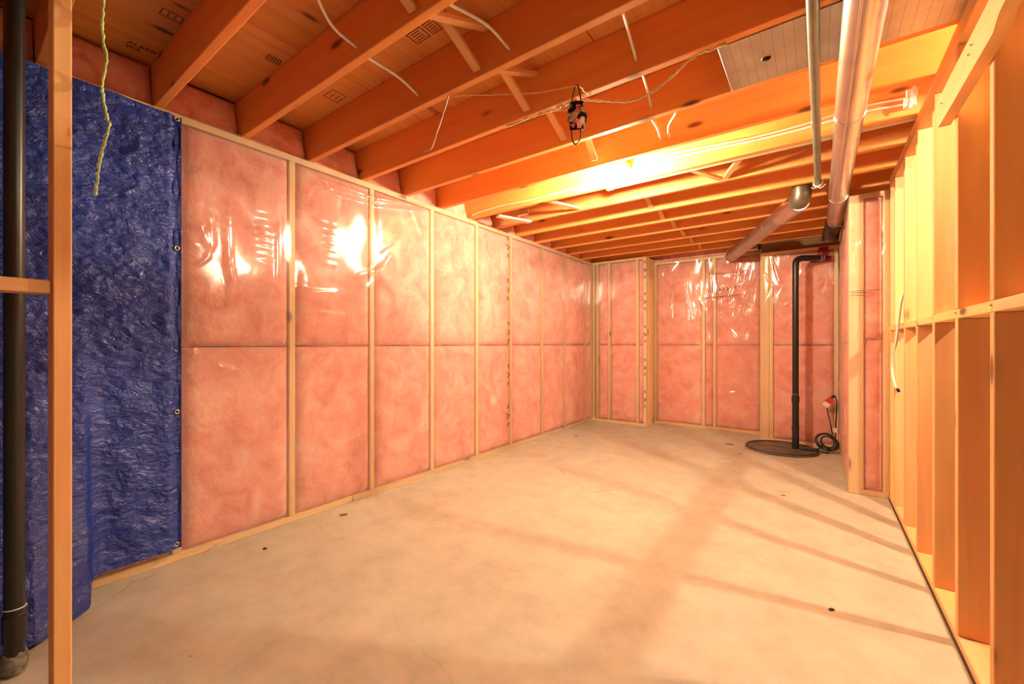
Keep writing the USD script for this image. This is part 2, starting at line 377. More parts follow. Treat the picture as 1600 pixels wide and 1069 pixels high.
def sheet_disp(U, V, creases, seed, pins=(), bill=0.012, sag=0.0):
    """shape of loosely stapled film: billows between the studs, taut creases, ripples"""
    P = np.stack([U * 1.6, V * 1.1, np.zeros_like(U)], -1)
    d = (meshkit.fbm(P * 1.7 + seed, 3, seed) - .5) * bill * 2.2 + bill * .5
    d += (meshkit.fbm(np.stack([U * 7, V * 2.2, U * 0], -1) + seed, 2, seed + 5) - .5) * bill * .5
    if sag: d += sag * (meshkit.fbm(np.stack([U * 2.6, V * 3.6, U * 0], -1) + seed + 7, 2, seed + 11) - .35)
    if len(pins):
        near = np.min(np.abs(U[..., None] - np.array(pins)), -1)
        d *= 1 - .8 * np.exp(-(near / .05) ** 2)
    for pts, w, h in creases:
        for (u0, v0), (u1, v1) in zip(pts[:-1], pts[1:]):
            L = math.hypot(u1 - u0, v1 - v0) + 1e-9
            t = ((U - u0) * (u1 - u0) + (V - v0) * (v1 - v0)) / L ** 2
            dist = np.abs((U - u0) * (v1 - v0) - (V - v0) * (u1 - u0)) / L
            env = np.exp(-(np.clip(-t, 0, None) * L / .02) ** 2 - (np.clip(t - 1, 0, None) * L / .02) ** 2)
            d = d + h * np.exp(-(dist / w) ** 2) * env * (.65 + .35 * np.sin(np.clip(t, 0, 1) * math.pi))
    return d

def random_creases(u0, u1, v0, v1, n, seed, vertical=.6):
    r = np.random.default_rng(seed); out = []
    for _ in range(n):
        u, v = r.uniform(u0, u1), r.uniform(v0, v1)
        L = r.uniform(.06, .34)
        a = r.normal(math.pi / 2, .22) if r.random() < vertical else r.uniform(0, math.pi)
        pts = [(u, v), (u + L * math.cos(a) * .5, v + L * math.sin(a) * .5)]
        a += r.normal(0, .25)
        pts.append((pts[-1][0] + L * math.cos(a) * .5, pts[-1][1] + L * math.sin(a) * .5))
        out.append((pts, r.uniform(.006, .014), r.choice([-1, 1]) * r.uniform(.0015, .005)))
    return out

def film(o, u, v, n, u0, u1, v0, v1, creases, seed, pins=(), step=.014, bill=.012, sag=0.0):
    u, v, n = (np.array(q, float) for q in (u, v, n))
    nu, nv = int((u1 - u0) / step) + 2, int((v1 - v0) / step) + 2
    U, V = np.meshgrid(np.linspace(u0, u1, nu), np.linspace(v0, v1, nv), indexing='ij')
    d = np.clip(sheet_disp(U, V, creases, seed, pins, bill, sag), -.004, .06)
    P = np.array(o, float) + U[..., None] * u + V[..., None] * v + d[..., None] * n
    m = trimesh.Trimesh(P.reshape(-1, 3), grid_faces(nu, nv), process=False)
    if np.cross(u, v) @ n < 0: m.invert()
    return m

def strokes(lines, h, to3, w=.0035, t=.0012):
    """flat drawn strokes: polylines in a unit box, placed by to3(x, y) -> point, with its normal"""
    out = []
    for pl in lines:
        for a, b in zip(pl[:-1], pl[1:]):
            pa, pb = to3(a[0] * h, a[1] * h), to3(b[0] * h, b[1] * h)
            nrm = to3.n
            out.append(bar(pa, pb, w, t, up=nrm, bev=.0002))
    return cat(*out)

class OnFilm:
    """points lying on the surface of a film made with the same arguments"""
    def __init__(self, o, u, v, n, at, creases, seed, pins=(), bill=.012, sag=0.0):
        self.o, self.u, self.v, self.n = (np.array(q, float) for q in (o, u, v, n)); self.at = at; self.a = (creases, seed, pins, bill, sag)
    def __call__(self, a, b):
        x, y = self.at[0] + a, self.at[1] + b
        d = np.clip(sheet_disp(np.array([[x]]), np.array([[y]]), *self.a), -.004, .06)[0, 0] + .0022
        return self.o + x * self.u + y * self.v + d * self.n
class Plane:
    def __init__(self, o, u, v, n): self.o, self.u, self.v, self.n = (np.array(q, float) for q in (o, u, v, n))
    def __call__(self, a, b): return self.o + a * self.u + b * self.v

# ------------------------------------------------------------------ setting
XL, XR, YB = -2.775, 0.437, 5.87          # left wall face, right stud wall face, back wall face
ZJ, ZS = 2.40, 2.635                      # joist undersides, subfloor underside
T = 0.038; D = 0.089                      # lumber

fl = Thing('floor', 'bare warm grey concrete floor slab with small stains and hairline cracks', 'floor', kind='structure')
fl.part('slab', box(-3.2, 4.2, -3.8, 6.7, -0.12, 0.0), CONCRETE)

# ---- left wall
wl = Thing('wall_left', 'long insulated stud wall with pink batts behind clear plastic', 'wall', kind='structure')
wl.part('foundation', box(-3.16, -2.875, -3.7, 6.6, 0, 2.33), FOUND)
wl.part('rim_board', box(-2.93, -2.876, -3.7, 6.35, 2.331, ZS - .002), W_Y)
wl.part('bottom_plate', box(XL - D, XL, -0.9, 1.80, 0, T), P_Y)
wl.part('bottom_plate', box(XL - D, XL + .004, 1.804, YB, 0, T), P_Y)
wl.part('top_plate', box(XL - D, XL, -0.9, 2.3, ZJ - T, ZJ), P_Y)
wl.part('top_plate', box(XL - D, XL, 2.302, YB, ZJ - T, ZJ), P_Y)
LS = [-0.47, 0.14, 0.75, 1.361, 1.970, 2.595, 3.204, 3.784, 4.447, 5.02, 5.64, YB - T / 2]
for y in LS:
    wl.part('stud', box(XL - D, XL, y - T / 2, y + T / 2, T, ZJ - T), P_Z)
ZM = 1.150
k = 0
for a, b in zip(LS[:-1], LS[1:]):
    y0, y1 = a + T / 2 + .003, b - T / 2 - .003
    k += 1
    if y1 - y0 > .08:
        wl.part('insulation_batt', batt((XL - .006, y0, T + .002), (0, 1, 0), (0, 0, 1), (1, 0, 0), y1 - y0, ZM - T - .006, .08, k), PINK, smooth=True)
        wl.part('insulation_batt', batt((XL - .004, y0, ZM + .002), (0, 1, 0), (0, 0, 1), (1, 0, 0), y1 - y0, ZJ - T - ZM - .006, .08, k + 40), PINK, smooth=True)

# ---- ceiling: subfloor sheets, joists, bridging, rim insulation
ce = Thing('ceiling', 'open wooden floor joists under plywood subfloor', 'ceiling', kind='structure')
xs = [-2.875, -2.095, -0.876, 0.343, 1.562, 2.781, 4.1]
r = random.Random(3)
for i, (a, b) in enumerate(zip(xs[:-1], xs[1:])):
    ys = [-3.7] + [v for v in ([-1.74, .70, 3.14, 5.58] if i % 2 else [-2.9, -.52, 1.925, 4.36])] + [6.6]
    for y0, y1 in zip(ys[:-1], ys[1:]):
        ce.part('plywood_panel', box(a + .002, b - .002, y0 + .002, y1 - .002, ZS, ZS + .018), PLY)
YJ = [1.10 + .4064 * k for k in range(-11, 13)]
for y in YJ:
    if y > 6.55: continue
    x0 = -2.87
    ce.part('joist', box(x0, 4.05, y - T, y, ZJ + .0005, ZS - .0005, .003), J_X)
# rim insulation in the joist bays above the left wall
for i, (a, b) in enumerate(zip(YJ[:-1], YJ[1:])):
    if a < -.8 or b > 6.3: continue
    y0, y1 = a + .004, b - T - .004
    ce.part('rim_insulation', batt((-2.79 + .004 * r.random(), y0, ZJ + .002), (0, 1, 0), (-.20 - .12 * r.random(), 0, 1), (1, 0, .3), y1 - y0, ZS - ZJ - .004, .03, 90 + i, puff=.02), PINK, smooth=True)
# cross bridging: a pair of struts in every bay
for i, (a, b) in enumerate(zip(YJ[:-1], YJ[1:])):
    if b > 6.3 or a < -1: continue
    y0, y1 = a + .002, b - T - .002
    if abs(y0 - 3.134) < .05: continue
    xo = -1.25 + r.uniform(-.02, .02)
    if abs(y0 - 2.321) < .05: ce.part('bridging_strut', bar((xo + .05, y0, ZS - .06), (-1.21, 2.60, 2.405), .042, .019, up=(0, 1, 1)), P_Y)
    else: ce.part('bridging_strut', bar((xo, y0, ZS - .035), (xo, y1, ZJ + .03), .042, .019, up=(0, 1, 1)), W_Y)
    ce.part('bridging_strut', bar((xo + .055, y0, ZJ + .035), (xo + .055, y1, ZS - .035), .042, .019, up=(0, -1, 1)), W_Y)
for a, b in [((-.75, 3.137, 2.417), (-.59, 3.495, 2.414)), ((-.565, 3.495, 2.414), (-.40, 3.137, 2.417)), ((-1.90, 3.137, 2.416), (-1.77, 3.495, 2.414))]:
    ce.part('bridging_strut', bar(a, b, .042, .019), W_Y)

# printed grade stamps on the plywood (read from below: along +Y, tops towards +X)
def flat_text(txt, h, at, u, v, n):
    m = meshkit.text_mesh(txt, h, .0008, bold=True)
    u, v, n = (np.array(q, float) for q in (u, v, n))
    return trimesh.Trimesh(m.vertices @ np.stack([u, v, n]) + np.array(at, float), m.faces, process=False)
ce.part('printed_stamp', cat(flat_text('ALBERTA', .026, (-2.715, .535, ZS - .0002), (0, 1, 0), (1, 0, 0), (0, 0, -1)),
                           flat_text('WA', .026, (-2.755, .535, ZS - .0002), (0, 1, 0), (1, 0, 0), (0, 0, -1))), STAMP, label='faded black stamped lettering on plywood')
pc = Plane((0, 0, ZS - .0012), (1, 0, 0), (0, 1, 0), (0, 0, -1))
def frame_mark(x, y, w, h, bars=2):
    L = [[(x, y), (x + w, y), (x + w, y + h), (x, y + h), (x, y)]]
    for q in range(bars): L.append([(x + w * .2, y + h * (q + 1) / (bars + 1)), (x + w * .8, y + h * (q + 1) / (bars + 1))])
    return strokes(L, 1, pc, w=.004)
ce.part('printed_stamp', frame_mark(-2.36, .575, .05, .075), STAMP)
ce.part('printed_stamp', frame_mark(-2.36, 1.34, .10, .085), STAMP)
ce.part('printed_stamp', cat(frame_mark(-1.58, 1.31, .09, .07, 4), frame_mark(-1.47, 1.31, .06, .07, 4)), STAMP)
ce.part('printed_stamp', strokes([[(-1.97, 1.77 + i * .014), (-1.93, 1.77 + i * .014)] for i in range(8)], 1, pc, w=.005), STAMP)
ce.part('printed_stamp', strokes([[(-2.30, .99 + i * .012), (-2.24, .985 + i * .012)] for i in range(6)], 1, pc, w=.005), STAMP)

# ---- back wall: left piece, a recess, a piece behind the sump, and a boxed corner
wb = Thing('wall_back', 'insulated back wall with a shallow recess and pink batts under plastic', 'wall', kind='structure')
wb.part('foundation', box(-2.87, 4.1, 6.36, 6.6, 0, ZS - .002), FOUND)
XN0, XN1, YN = -1.945, -.555, 6.22
XC = .20; YC = 4.20
def back_piece(x0, x1, y, ztop, studs, seed, flat_first=None, zm=ZM, plate=T):
    wb.part('bottom_plate', box(x0, x1, y, y + D, 0, T), P_X)
    wb.part('top_plate', box(x0, x1, y, y + D, ztop - plate, ztop), P_X)
    w = [(s - T / 2, s + T / 2) for s in studs]
    if flat_first: w = [flat_first] + w
    w = sorted(w)
    for a, b in w:
        wb.part('stud', box(a, b, y, y + D, T, ztop - plate), P_Z)
    for i, ((_, a), (b, _)) in enumerate(zip(w[:-1], w[1:])):
        if b - a < .06: continue
        wb.part('insulation_batt', batt((a + .003, y + .005, T + .002), (1, 0, 0), (0, 0, 1), (0, -1, 0), b - a - .006, zm - T - .006, .078, seed + i, puff=.008), PINK, smooth=True)
        wb.part('insulation_batt', batt((a + .003, y + .005, zm + .002), (1, 0, 0), (0, 0, 1), (0, -1, 0), b - a - .006, ztop - plate - zm - .006, .078, seed + 20 + i, puff=.008), PINK, smooth=True)
back_piece(XL + .002, XN0, YB, ZJ - .001, [XL + .025, XL + .085, -2.50, -2.075, XN0 - T / 2], 200)
back_piece(XN0, XN1, YN, 2.36, [XN0 + .02, -1.27, -1.13, XN1 - T / 2 - .002], 240)
back_piece(XN1, XC, YB, 2.265, [-.445, .17], 280, flat_first=(XN1, XN1 + .089))
wb.part('return_board', box(XN0 - .020, XN0 + .0005, YB + D + .002, YN - .002, 0, ZJ - .002), P_Z)
wb.part('return_board', box(XN1 + .0005, XN1 + .02, YB + D + .002, YN - .002, 0, 2.26), P_Z)
wb.part('header', box(XN1, XC + .6, YB + D + .004, YB + D + T, 2.05, ZJ - .003), W_DARK)
wb.part('rim_insulation', batt((XN1, YB + .10, 2.27), (1, 0, 0), (0, .3, 1), (0, -1, .2), XC - XN1, .12, .03, 301), PINK, smooth=True)
wb.part('rim_insulation', batt((XL + .05, YN + .06, 2.37), (1, 0, 0), (0, .1, 1), (0, -1, .2), 2.1, .2, .03, 302), PINK, smooth=True)

wc = Thing('wall_corner', 'boxed insulated corner chase wrapped in clear plastic at the right end', 'wall', kind='structure')
ZC = 2.325
wc.part('bottom_plate', box(XC, XR, YC, YC + D, 0, T), P_X)
wc.part('top_plate', box(XC, XR + .09, YC, YC + D, ZC - T, ZC), P_X)
wc.part('stud', box(XC, XC + .089, YC, YC + T, T, ZC - T), P_Z)
wc.part('stud', box(XC, XC + T, YC + T + .002, YC + T + .09, T, ZC - T), P_Z)
wc.part('stud', box(XR - .035, XR + .003, YC, YC + D, T, ZC - T), P_Z)
wc.part('insulation_batt', batt((XC + .092, YC + .008, T + .002), (1, 0, 0), (0, 0, 1), (0, -1, 0), XR - .035 - XC - .095, ZM + .04 - T, .06, 320, puff=.01), PINK, smooth=True)
wc.part('insulation_batt', batt((XC + .092, YC + .008, ZM + .046), (1, 0, 0), (0, 0, 1), (0, -1, 0), XR - .035 - XC - .095, ZC - T - ZM - .05, .06, 321, puff=.01), PINK, smooth=True)
wc.part('bottom_plate', box(XC, XC + D, YC + D + .002, YB, 0, T), P_Y)
wc.part('top_plate', box(XC, XC + D, YC + D + .002, YB, ZC - T, ZC), P_Y)
for y in (4.75, 5.3, 5.84):
    wc.part('stud', box(XC, XC + D, y - T / 2, y + T / 2, T, ZC - T), P_Z)
for i, (a, b) in enumerate([(4.33, 4.73), (4.77, 5.28), (5.32, 5.82)]):
    wc.part('insulation_batt', batt((XC + .006, a, T + .002), (0, 1, 0), (0, 0, 1), (-1, 0, 0), b - a, ZM - T - .006, .07, 330 + i, puff=.008), PINK, smooth=True)
    wc.part('insulation_batt', batt((XC + .006, a, ZM + .002), (0, 1, 0), (0, 0, 1), (-1, 0, 0), b - a, ZC - T - ZM - .006, .07, 340 + i, puff=.008), PINK, smooth=True)

# ---- right stud wall
wr = Thing('wall_right', 'open stud partition of bare spruce studs with a row of blocking', 'wall', kind='structure')
Y0, Y1 = -3.5, YC - .004
wr.part('bottom_plate', box(XR, XR + D, Y0, Y1, .006, T), W_Y)
wr.part('sill_gasket', box(XR - .007, XR + D + .004, Y0, Y1, 0, .0058, .001), DARKGAP, label='dark foam gasket under the bottom plate')
for z0, z1 in [(ZJ - T, ZJ), (ZJ - 2 * T, ZJ - T)]:
    wr.part('top_plate', box(XR, XR + D, Y0, Y1, z0 + .0005, z1 - .0005), W_Y)
ZBL = (1.263, 1.300)
RS = [4.165, 3.945, 3.545, 3.14, 2.735, 2.335, 1.924, 1.515, 1.11, .70, .29, -.12, -.53]
for i, y in enumerate(RS):
    wr.part('stud', box(XR, XR + D, y - T / 2, y + T / 2, T, ZBL[0]), W_Z)
    o = r.uniform(-.003, .003)
    wr.part('stud', box(XR, XR + D, y - T / 2 + o, y + T / 2 + o, ZBL[1], ZJ - 2 * T), W_Z)
for a, b in [(4.19, 3.14), (3.139, 1.924), (1.923, .29), (.289, -.55)]:
    wr.part('blocking', box(XR, XR + D, b, a, ZBL[0] + .0005, ZBL[1] - .0005), W_Y)
for y in RS[1:8]:
    wr.part('nail', bar((XR - .004, y - .008, 1.284), (XR - .001, y + .010, 1.287), .003, .003, bev=.0005), STEEL)

# ---- partition at the left front
wp = Thing('wall_partition', 'bare stud with blocking at the left front, end of an unfinished partition', 'wall', kind='structure')
XP = -1.76
for y in (.19, -.216):
    wp.part('stud', box(XP - D, XP, y, y + T, T, ZJ - T), W_Z)
wp.part('blocking', box(XP - D, XP - .010, -.178, .19, 1.309, 1.347), W_Y)
wp.part('bottom_plate', box(XP - D, XP, -.9, .228, 0, T), W_Y)
wp.part('top_plate', box(XP - D, XP, -.9, .228, ZJ - T, ZJ), W_Y)

# ---- the rest of the basement, beyond the stud wall and behind the viewpoint
wo = Thing('wall_outer', 'plain concrete foundation wall beyond the open studs', 'wall', kind='structure')
wo.part('concrete', box(4.05, 4.2, -3.6, 6.36, 0, ZS - .002), FOUND)
wf = Thing('wall_front', 'plain concrete foundation wall behind the viewpoint', 'wall', kind='structure')
wf.part('concrete', box(-2.87, 4.05, -3.75, -3.6, 0, ZS - .002), FOUND)

# ------------------------------------------------------------------ plastic sheets
CR = [([(0.829, 2.037), (0.85, 1.83), (0.88, 1.73)], .010, .008), ([(0.889, 2.019), (0.898, 1.878), (0.907, 1.724)], .009, .007),
      ([(0.974, 1.933), (0.99, 1.64), (1.006, 1.53), (0.983, 1.379)], .012, .009), ([(0.766, 1.725), (0.829, 1.709)], .008, .005),
      ([(0.907, 1.724), (0.88, 1.64), (0.844, 1.606)], .006, .004), ([(0.766, 1.37), (0.951, 1.376)], .006, .004),
      ([(0.967, 1.292), (1.138, 1.362), (1.316, 1.443)], .008, .006), ([(1.138, 1.214), (1.328, 1.362)], .007, .006),
      ([(1.253, 2.066), (1.261, 1.561)], .008, .007), ([(1.369, 1.502), (1.653, 1.526)], .02, .010), ([(1.328, 1.374), (1.411, 1.273)], .010, .008),
      ([(0.766, 1.146), (0.958, 1.027), (1.067, 0.984)], .014, .009), ([(0.772, 1.036), (0.874, 0.923)], .012, .008),
      ([(1.10, 2.372), (1.544, 2.287), (1.953, 2.283), (2.697, 2.385)], .022, .028), ([(1.2, 2.33), (1.6, 2.245), (2.0, 2.25), (2.5, 2.345)], .010, .014),
      ([(2.327, 2.334), (2.468, 2.095)], .010, .005), ([(2.83, 2.139), (2.881, 1.453)], .008, .005), ([(3.089, 0.77), (2.951, 0.535)], .012, .005),
      ([(1.925, 1.582), (2.132, 1.871)], .03, .012), ([(1.842, 1.678), (2.07, 1.759)], .02, .008), ([(2.542, 1.038), (2.327, 0.345)], .008, .005),
      ([(1.763, 1.364), (1.544, 1.374)], .02, .006)]
for i in range(8): CR.append(([(1.165, 1.99 - i * .042), (1.215, 1.985 - i * .042)], .010, .006))
for i in range(7): CR.append(([(1.57, 2.03 - i * .05), (1.63, 2.02 - i * .05)], .012, .006))
CR += random_creases(.6, 3.4, .1, 2.3, 26, 11) + random_creases(3.4, 5.8, .1, 2.3, 30, 12, .8)
def billow(U, V): return 0
p1 = film((XL + .011, 0, 0), (0, 1, 0), (0, 0, 1), (1, 0, 0), .66, YB - .012, .02, ZJ - .002, CR, 21, pins=LS, bill=.013)
vb = Thing('plastic_sheet', 'large clear plastic vapour sheet over the long left wall of pink insulation', 'plastic sheet', loc=(XL, 3.3, 0))
vb.part('film', p1, FILM, smooth=True)
# printing on the sheet's edge: chevrons and short strokes, dark red
def print_run(rows, h, plane_at, mat_a, mat_b, owner):
    for pos, kind in rows:
        pl = plane_at(pos)
        if kind == '>': owner.part('printed_mark', strokes([[(-.5, .5), (.45, .05), (-.4, -.5)]], h, pl, w=.009, t=.001), mat_b, label='printed arrowhead')
        else: owner.part('printed_mark', strokes([[(-.3, -.45), (-.3, .45), (.25, .45), (.25, -.45)]], h * .7, pl, w=.006, t=.001), mat_a)
rows = []
for z in (2.23, 1.76, 1.29, .82, .37): rows += [((3.70, z), '>'), ((3.70, z - .095), 'n'), ((3.70, z + .10), 'n')]
print_run(rows, .06, lambda q: OnFilm((XL + .011, 0, 0), (0, 1, 0), (0, 0, 1), (1, 0, 0), q, CR, 21, LS, .013), INK, INK_RED, vb)

single('plastic_sheet', film((0, YB - .012, 0), (1, 0, 0), (0, 0, 1), (0, -1, 0), XL + .02, XN0 + .004, .03, ZJ - .02,
       [([(-2.74, 2.2), (-2.72, 1.7)], .008, .006), ([(-2.72, 1.75), (-2.70, .4)], .008, .006), ([(-2.50, 2.1), (-2.47, 1.6)], .008, .005)] + random_creases(-2.7, -2.0, .2, 2.3, 18, 31, .8), 32,
       pins=(-2.75, -2.5, -2.075, -1.96), step=.012, bill=.008), FILM, 'clear plastic sheet over the narrow left piece of the back wall', 'plastic sheet', smooth=True)
NC = [([(-1.512, 2.11), (-1.47, 1.7), (-1.444, 1.232)], .014, .010), ([(-1.45, 2.10), (-1.40, 1.3)], .008, .006), ([(-1.925, 2.179), (-1.905, 1.8)], .014, .010), ([(-1.687, 1.924), (-1.705, 1.419)], .02, .010),
      ([(-1.179, 2.105), (-1.163, 1.754)], .016, .008), ([(-1.22, 2.127), (-0.72, 2.11)], .006, .005), ([(-1.26, 1.795), (-0.793, 1.807)], .006, .006),
      ([(-0.705, 2.142), (-0.906, 1.399)], .010, .009), ([(-0.647, 2.095), (-0.808, 1.48)], .010, .009), ([(-0.60, 2.048), (-0.705, 1.227)], .008, .007),
      ([(-1.822, 2.27), (-1.634, 2.30), (-1.687, 2.21), (-1.822, 2.223), (-1.813, 2.101), (-1.634, 2.085), (-1.66, 2.18)], .006, .004), ([(-1.115, 0.492), (-0.868, 0.526)], .012, .010),
      ([(-1.469, 0.089), (-1.33, .06)], .010, .008), ([(-0.944, 0.05), (-0.83, 0.075)], .012, .010), ([(-1.084, 0.217), (-0.793, 0.22)], .008, .006),
      ([(-1.02, 2.08), (-1.08, 1.85), (-1.05, 1.45)], .022, .010), ([(-.88, 2.05), (-.98, 1.75)], .02, .010), ([(-.92, 1.75), (-.95, 1.4), (-.85, 1.2)], .015, .008)]
NC += random_creases(-1.9, -.6, .1, 2.2, 45, 41, .75)
ns = Thing('plastic_sheet', 'crinkled clear plastic sheet stretched across the recess in the back wall', 'plastic sheet', loc=(-1.25, YN, 0))
NA = dict(creases=NC, seed=42, pins=(-1.93, -1.27, -1.13, -.57), bill=.022, sag=.035)
ns.part('film', film((0, YN - .012, 0), (1, 0, 0), (0, 0, 1), (0, -1, 0), XN0 + .008, XN1 - .006, .03, 2.335, step=.011, **NA), FILM, smooth=True)
nf = OnFilm((0, YN - .012, 0), (1, 0, 0), (0, 0, 1), (0, -1, 0), (0, 0), **NA)
ns.part('printed_mark', strokes([[(-1.20 + .047 * i, 1.865 + .004 * i), (-1.205 + .047 * i, 1.905 + .004 * i)] for i in range(9)], 1, nf, w=.006, t=.001), INK, label='row of faint printed ticks', kind='stuff')
for pts in ([(-1.24, 1.80), (-1.1, 1.802), (-.95, 1.806), (-.81, 1.81)], [(-1.20, 2.12), (-1.05, 2.115), (-.88, 2.11), (-.72, 2.105)]):
    ns.part('printed_line', strokes([pts], 1, nf, w=.005, t=.001), INK_RED)
SC = [([(-0.451, 0.993), (-0.374, 0.714)], .008, .006), ([(-0.361, 0.533), (-0.241, 0.519)], .008, .007), ([(-0.451, 0.281), (-0.38, 0.25)], .008, .006), ([(-0.51, 0.537), (-0.458, 0.541)], .008, .006),
      ([(-0.504, 1.993), (-0.412, 1.832), (-0.477, 1.683)], .010, .008), ([(-0.445, 2.217), (-0.361, 1.903)], .010, .008), ([(.05, .55), (.12, .62)], .02, .006)]
single('plastic_sheet', film((0, YB - .012, 0), (1, 0, 0), (0, 0, 1), (0, -1, 0), XN1 + .002, XC - .012, .03, 2.24, SC + random_creases(-.5, .15, .1, 2.2, 40, 51, .6), 52,
       pins=(-.51, -.445, .17), step=.011, bill=.02, sag=.02), FILM, 'clear plastic sheet on the wall behind the black pipe and sump lid', 'plastic sheet', smooth=True)
cs = Thing('plastic_sheet', 'clear plastic over the front of the boxed corner beside the open studs', 'plastic sheet', loc=(XC, YC, 0))
cs.part('front_film', film((0, YC - .011, 0), (1, 0, 0), (0, 0, 1), (0, -1, 0), XC - .008, XR - .008, .012, ZC - .02, random_creases(.22, .42, .1, 2.25, 40, 61, .5)
        + [([(.30, 2.05), (.22, 1.85), (.21, 1.7)], .01, .007), ([(.25, 1.95), (.36, 1.85)], .008, .006), ([(.33, 1.75), (.29, 1.5)], .012, .006)], 62, pins=(.24, .425), step=.009, bill=.010), FILM, smooth=True)
single('plastic_sheet', film((XC - .007, 0, 0), (0, 1, 0), (0, 0, 1), (-1, 0, 0), YC - .012, YB - .03, .012, 2.262, random_creases(4.3, 5.5, .1, 2.2, 12, 63, .7), 64,
        pins=(YC, 4.75, 5.3, 5.84), step=.016, bill=.006), FILM, 'clear plastic on the shaded side of the boxed corner facing the sump', 'plastic sheet', smooth=True)
pz = Plane((XC + .006, YC - .034, 1.552), (1, 0, 0), (0, 0, 1), (0, -1, 0))
for ln in ([(0, .02), (.17, .022)], [(.01, .006), (.13, .008)], [(.0, -.014), (.08, -.013)]): cs.part('printed_line', strokes([ln], 1, pz, w=.0035, t=.0008), INK)
#pz2 = Plane((XC + .131, YC - .034, 1.574), (1, 0, 0), (0, 0, 1), (0, -1, 0))
# the marked edge strip on the recess corner stud
es = Thing('taped_edge', 'printed plastic edge strip running up the outer corner left of the recess', 'plastic edge strip', loc=(XN0, YB, 0))
es.part('strip', box(XN0 - .034, XN0 + .006, YB - .0235, YB - .0225, .05, ZJ - .04, .0003), plain('edge_strip', (0.72, 0.55, 0.36), 0.35))
rows = []
for z in (2.2, 1.754, 1.295, .828, .378): rows += [((-1.958, z), '>'), ((-1.956, z - .095), 'n'), ((-1.956, z + .11), 'n')]
print_run(rows, .05, lambda q: Plane((q[0], YB - .0245, q[1]), (1, 0, 0), (0, 0, 1), (0, -1, 0)), INK, INK, es)

# ------------------------------------------------------------------ blue tarp
tp = Thing('tarp', 'crinkled blue woven tarp hung over the left wall', 'tarp', loc=(XL, 0, 0))
nu, nv = 230, 330
U, V = np.meshgrid(np.linspace(-1.0, .758, nu), np.linspace(0, 1, nv), indexing='ij')
zb = np.interp(U, [-1, .05, .22, .30, .36, .385, .40, .42, .76], [.03, .03, .02, .012, .012, .014, .05, .088, .082])
zt = np.interp(U, [-1, .758], [2.395, 2.372])
Zg = zb + (zt - zb) * V
out = np.interp(U, [-1, .0, .22, .33, .39, .41, .45, .76], [.40, .36, .33, .22, .17, .06, .02, .012]) * np.interp(Zg, [0, .35, .95, 1.6], [1, .55, .12, 0])
P = np.stack([U * 7, Zg * 7, U * 0], -1)
rid = 1 - np.abs(2 * meshkit.fbm(P * .9 + 3, 3, 5) - 1)
cr = 1 - np.abs(2 * meshkit.fbm(np.stack([U * 16 + Zg * 6, Zg * 26, U * 0], -1), 3, 9) - 1)
edge_fix = np.clip((.758 - U) / .05, .15, 1)
dx = .016 + out + (rid * .024 + cr * .009) * edge_fix + .012 * np.clip((.5 - U), 0, .5)
Pt = np.stack([XL + dx, U, Zg], -1).reshape(-1, 3)
tp_mesh = trimesh.Trimesh(Pt, grid_faces(nu, nv), process=False)
tp.part('sheet', tp_mesh, TARP, smooth=True)
hem = [(XL + .029 + .004 * math.sin(z * 23), .742 + .003 * math.sin(z * 9), z) for z in np.linspace(.085, 2.368, 60)]
tp.part('hem', tube(hem, .017, 8, flat=.10), TARP, smooth=True)
tp.part('hem_cord', tube([(XL + .038, .757, z) for z in np.linspace(.085, 2.37, 30)], .0035, 6), TARP, smooth=True)
for z in (2.355, 1.672, .806, .105):
    tp.part('grommet', torus((XL + .039, .740, z), (1, 0, 0), .009, .0035), BRASS, smooth=True)

# ------------------------------------------------------------------ pipes on the left
pl = Thing('drain_pipe', 'black plastic drain pipe standing on the floor behind the left stud', 'pipe', loc=(-2.29, .155, 0))
PX, PY = -2.29, .155
pl.part('pipe', tube([(PX, PY, .06), (PX, PY, ZJ + .2)], .026, 24), BLACK_ABS, smooth=30)
pl.part('coupling', lathe([(0.0, .115), (.026, .115), (.031, .12), (.031, .21), (.027, .214), (.0, .214)], (PX, PY, 0)), BLACK_ABS, smooth=30)
pl.part('tie', torus((PX, PY, .235), (0, .05, 1), .0275, .002), WHITE, smooth=True)
rr = np.random.default_rng(5)
bm = trimesh.creation.icosphere(subdivisions=3, radius=1.0)
bv = bm.vertices * np.array([.035, .035, .052]) * (1 + .35 * (meshkit.fbm(bm.vertices * 3 + 5, 3, 2) - .5))[:, None]
bv[:, 2] = np.maximum(bv[:, 2], -.04)
pl.part('mortar_base', (bv + np.array([PX, PY, .0405]), bm.faces), MORTAR, smooth=True, label='rough mortar splattered foot of the pipe')

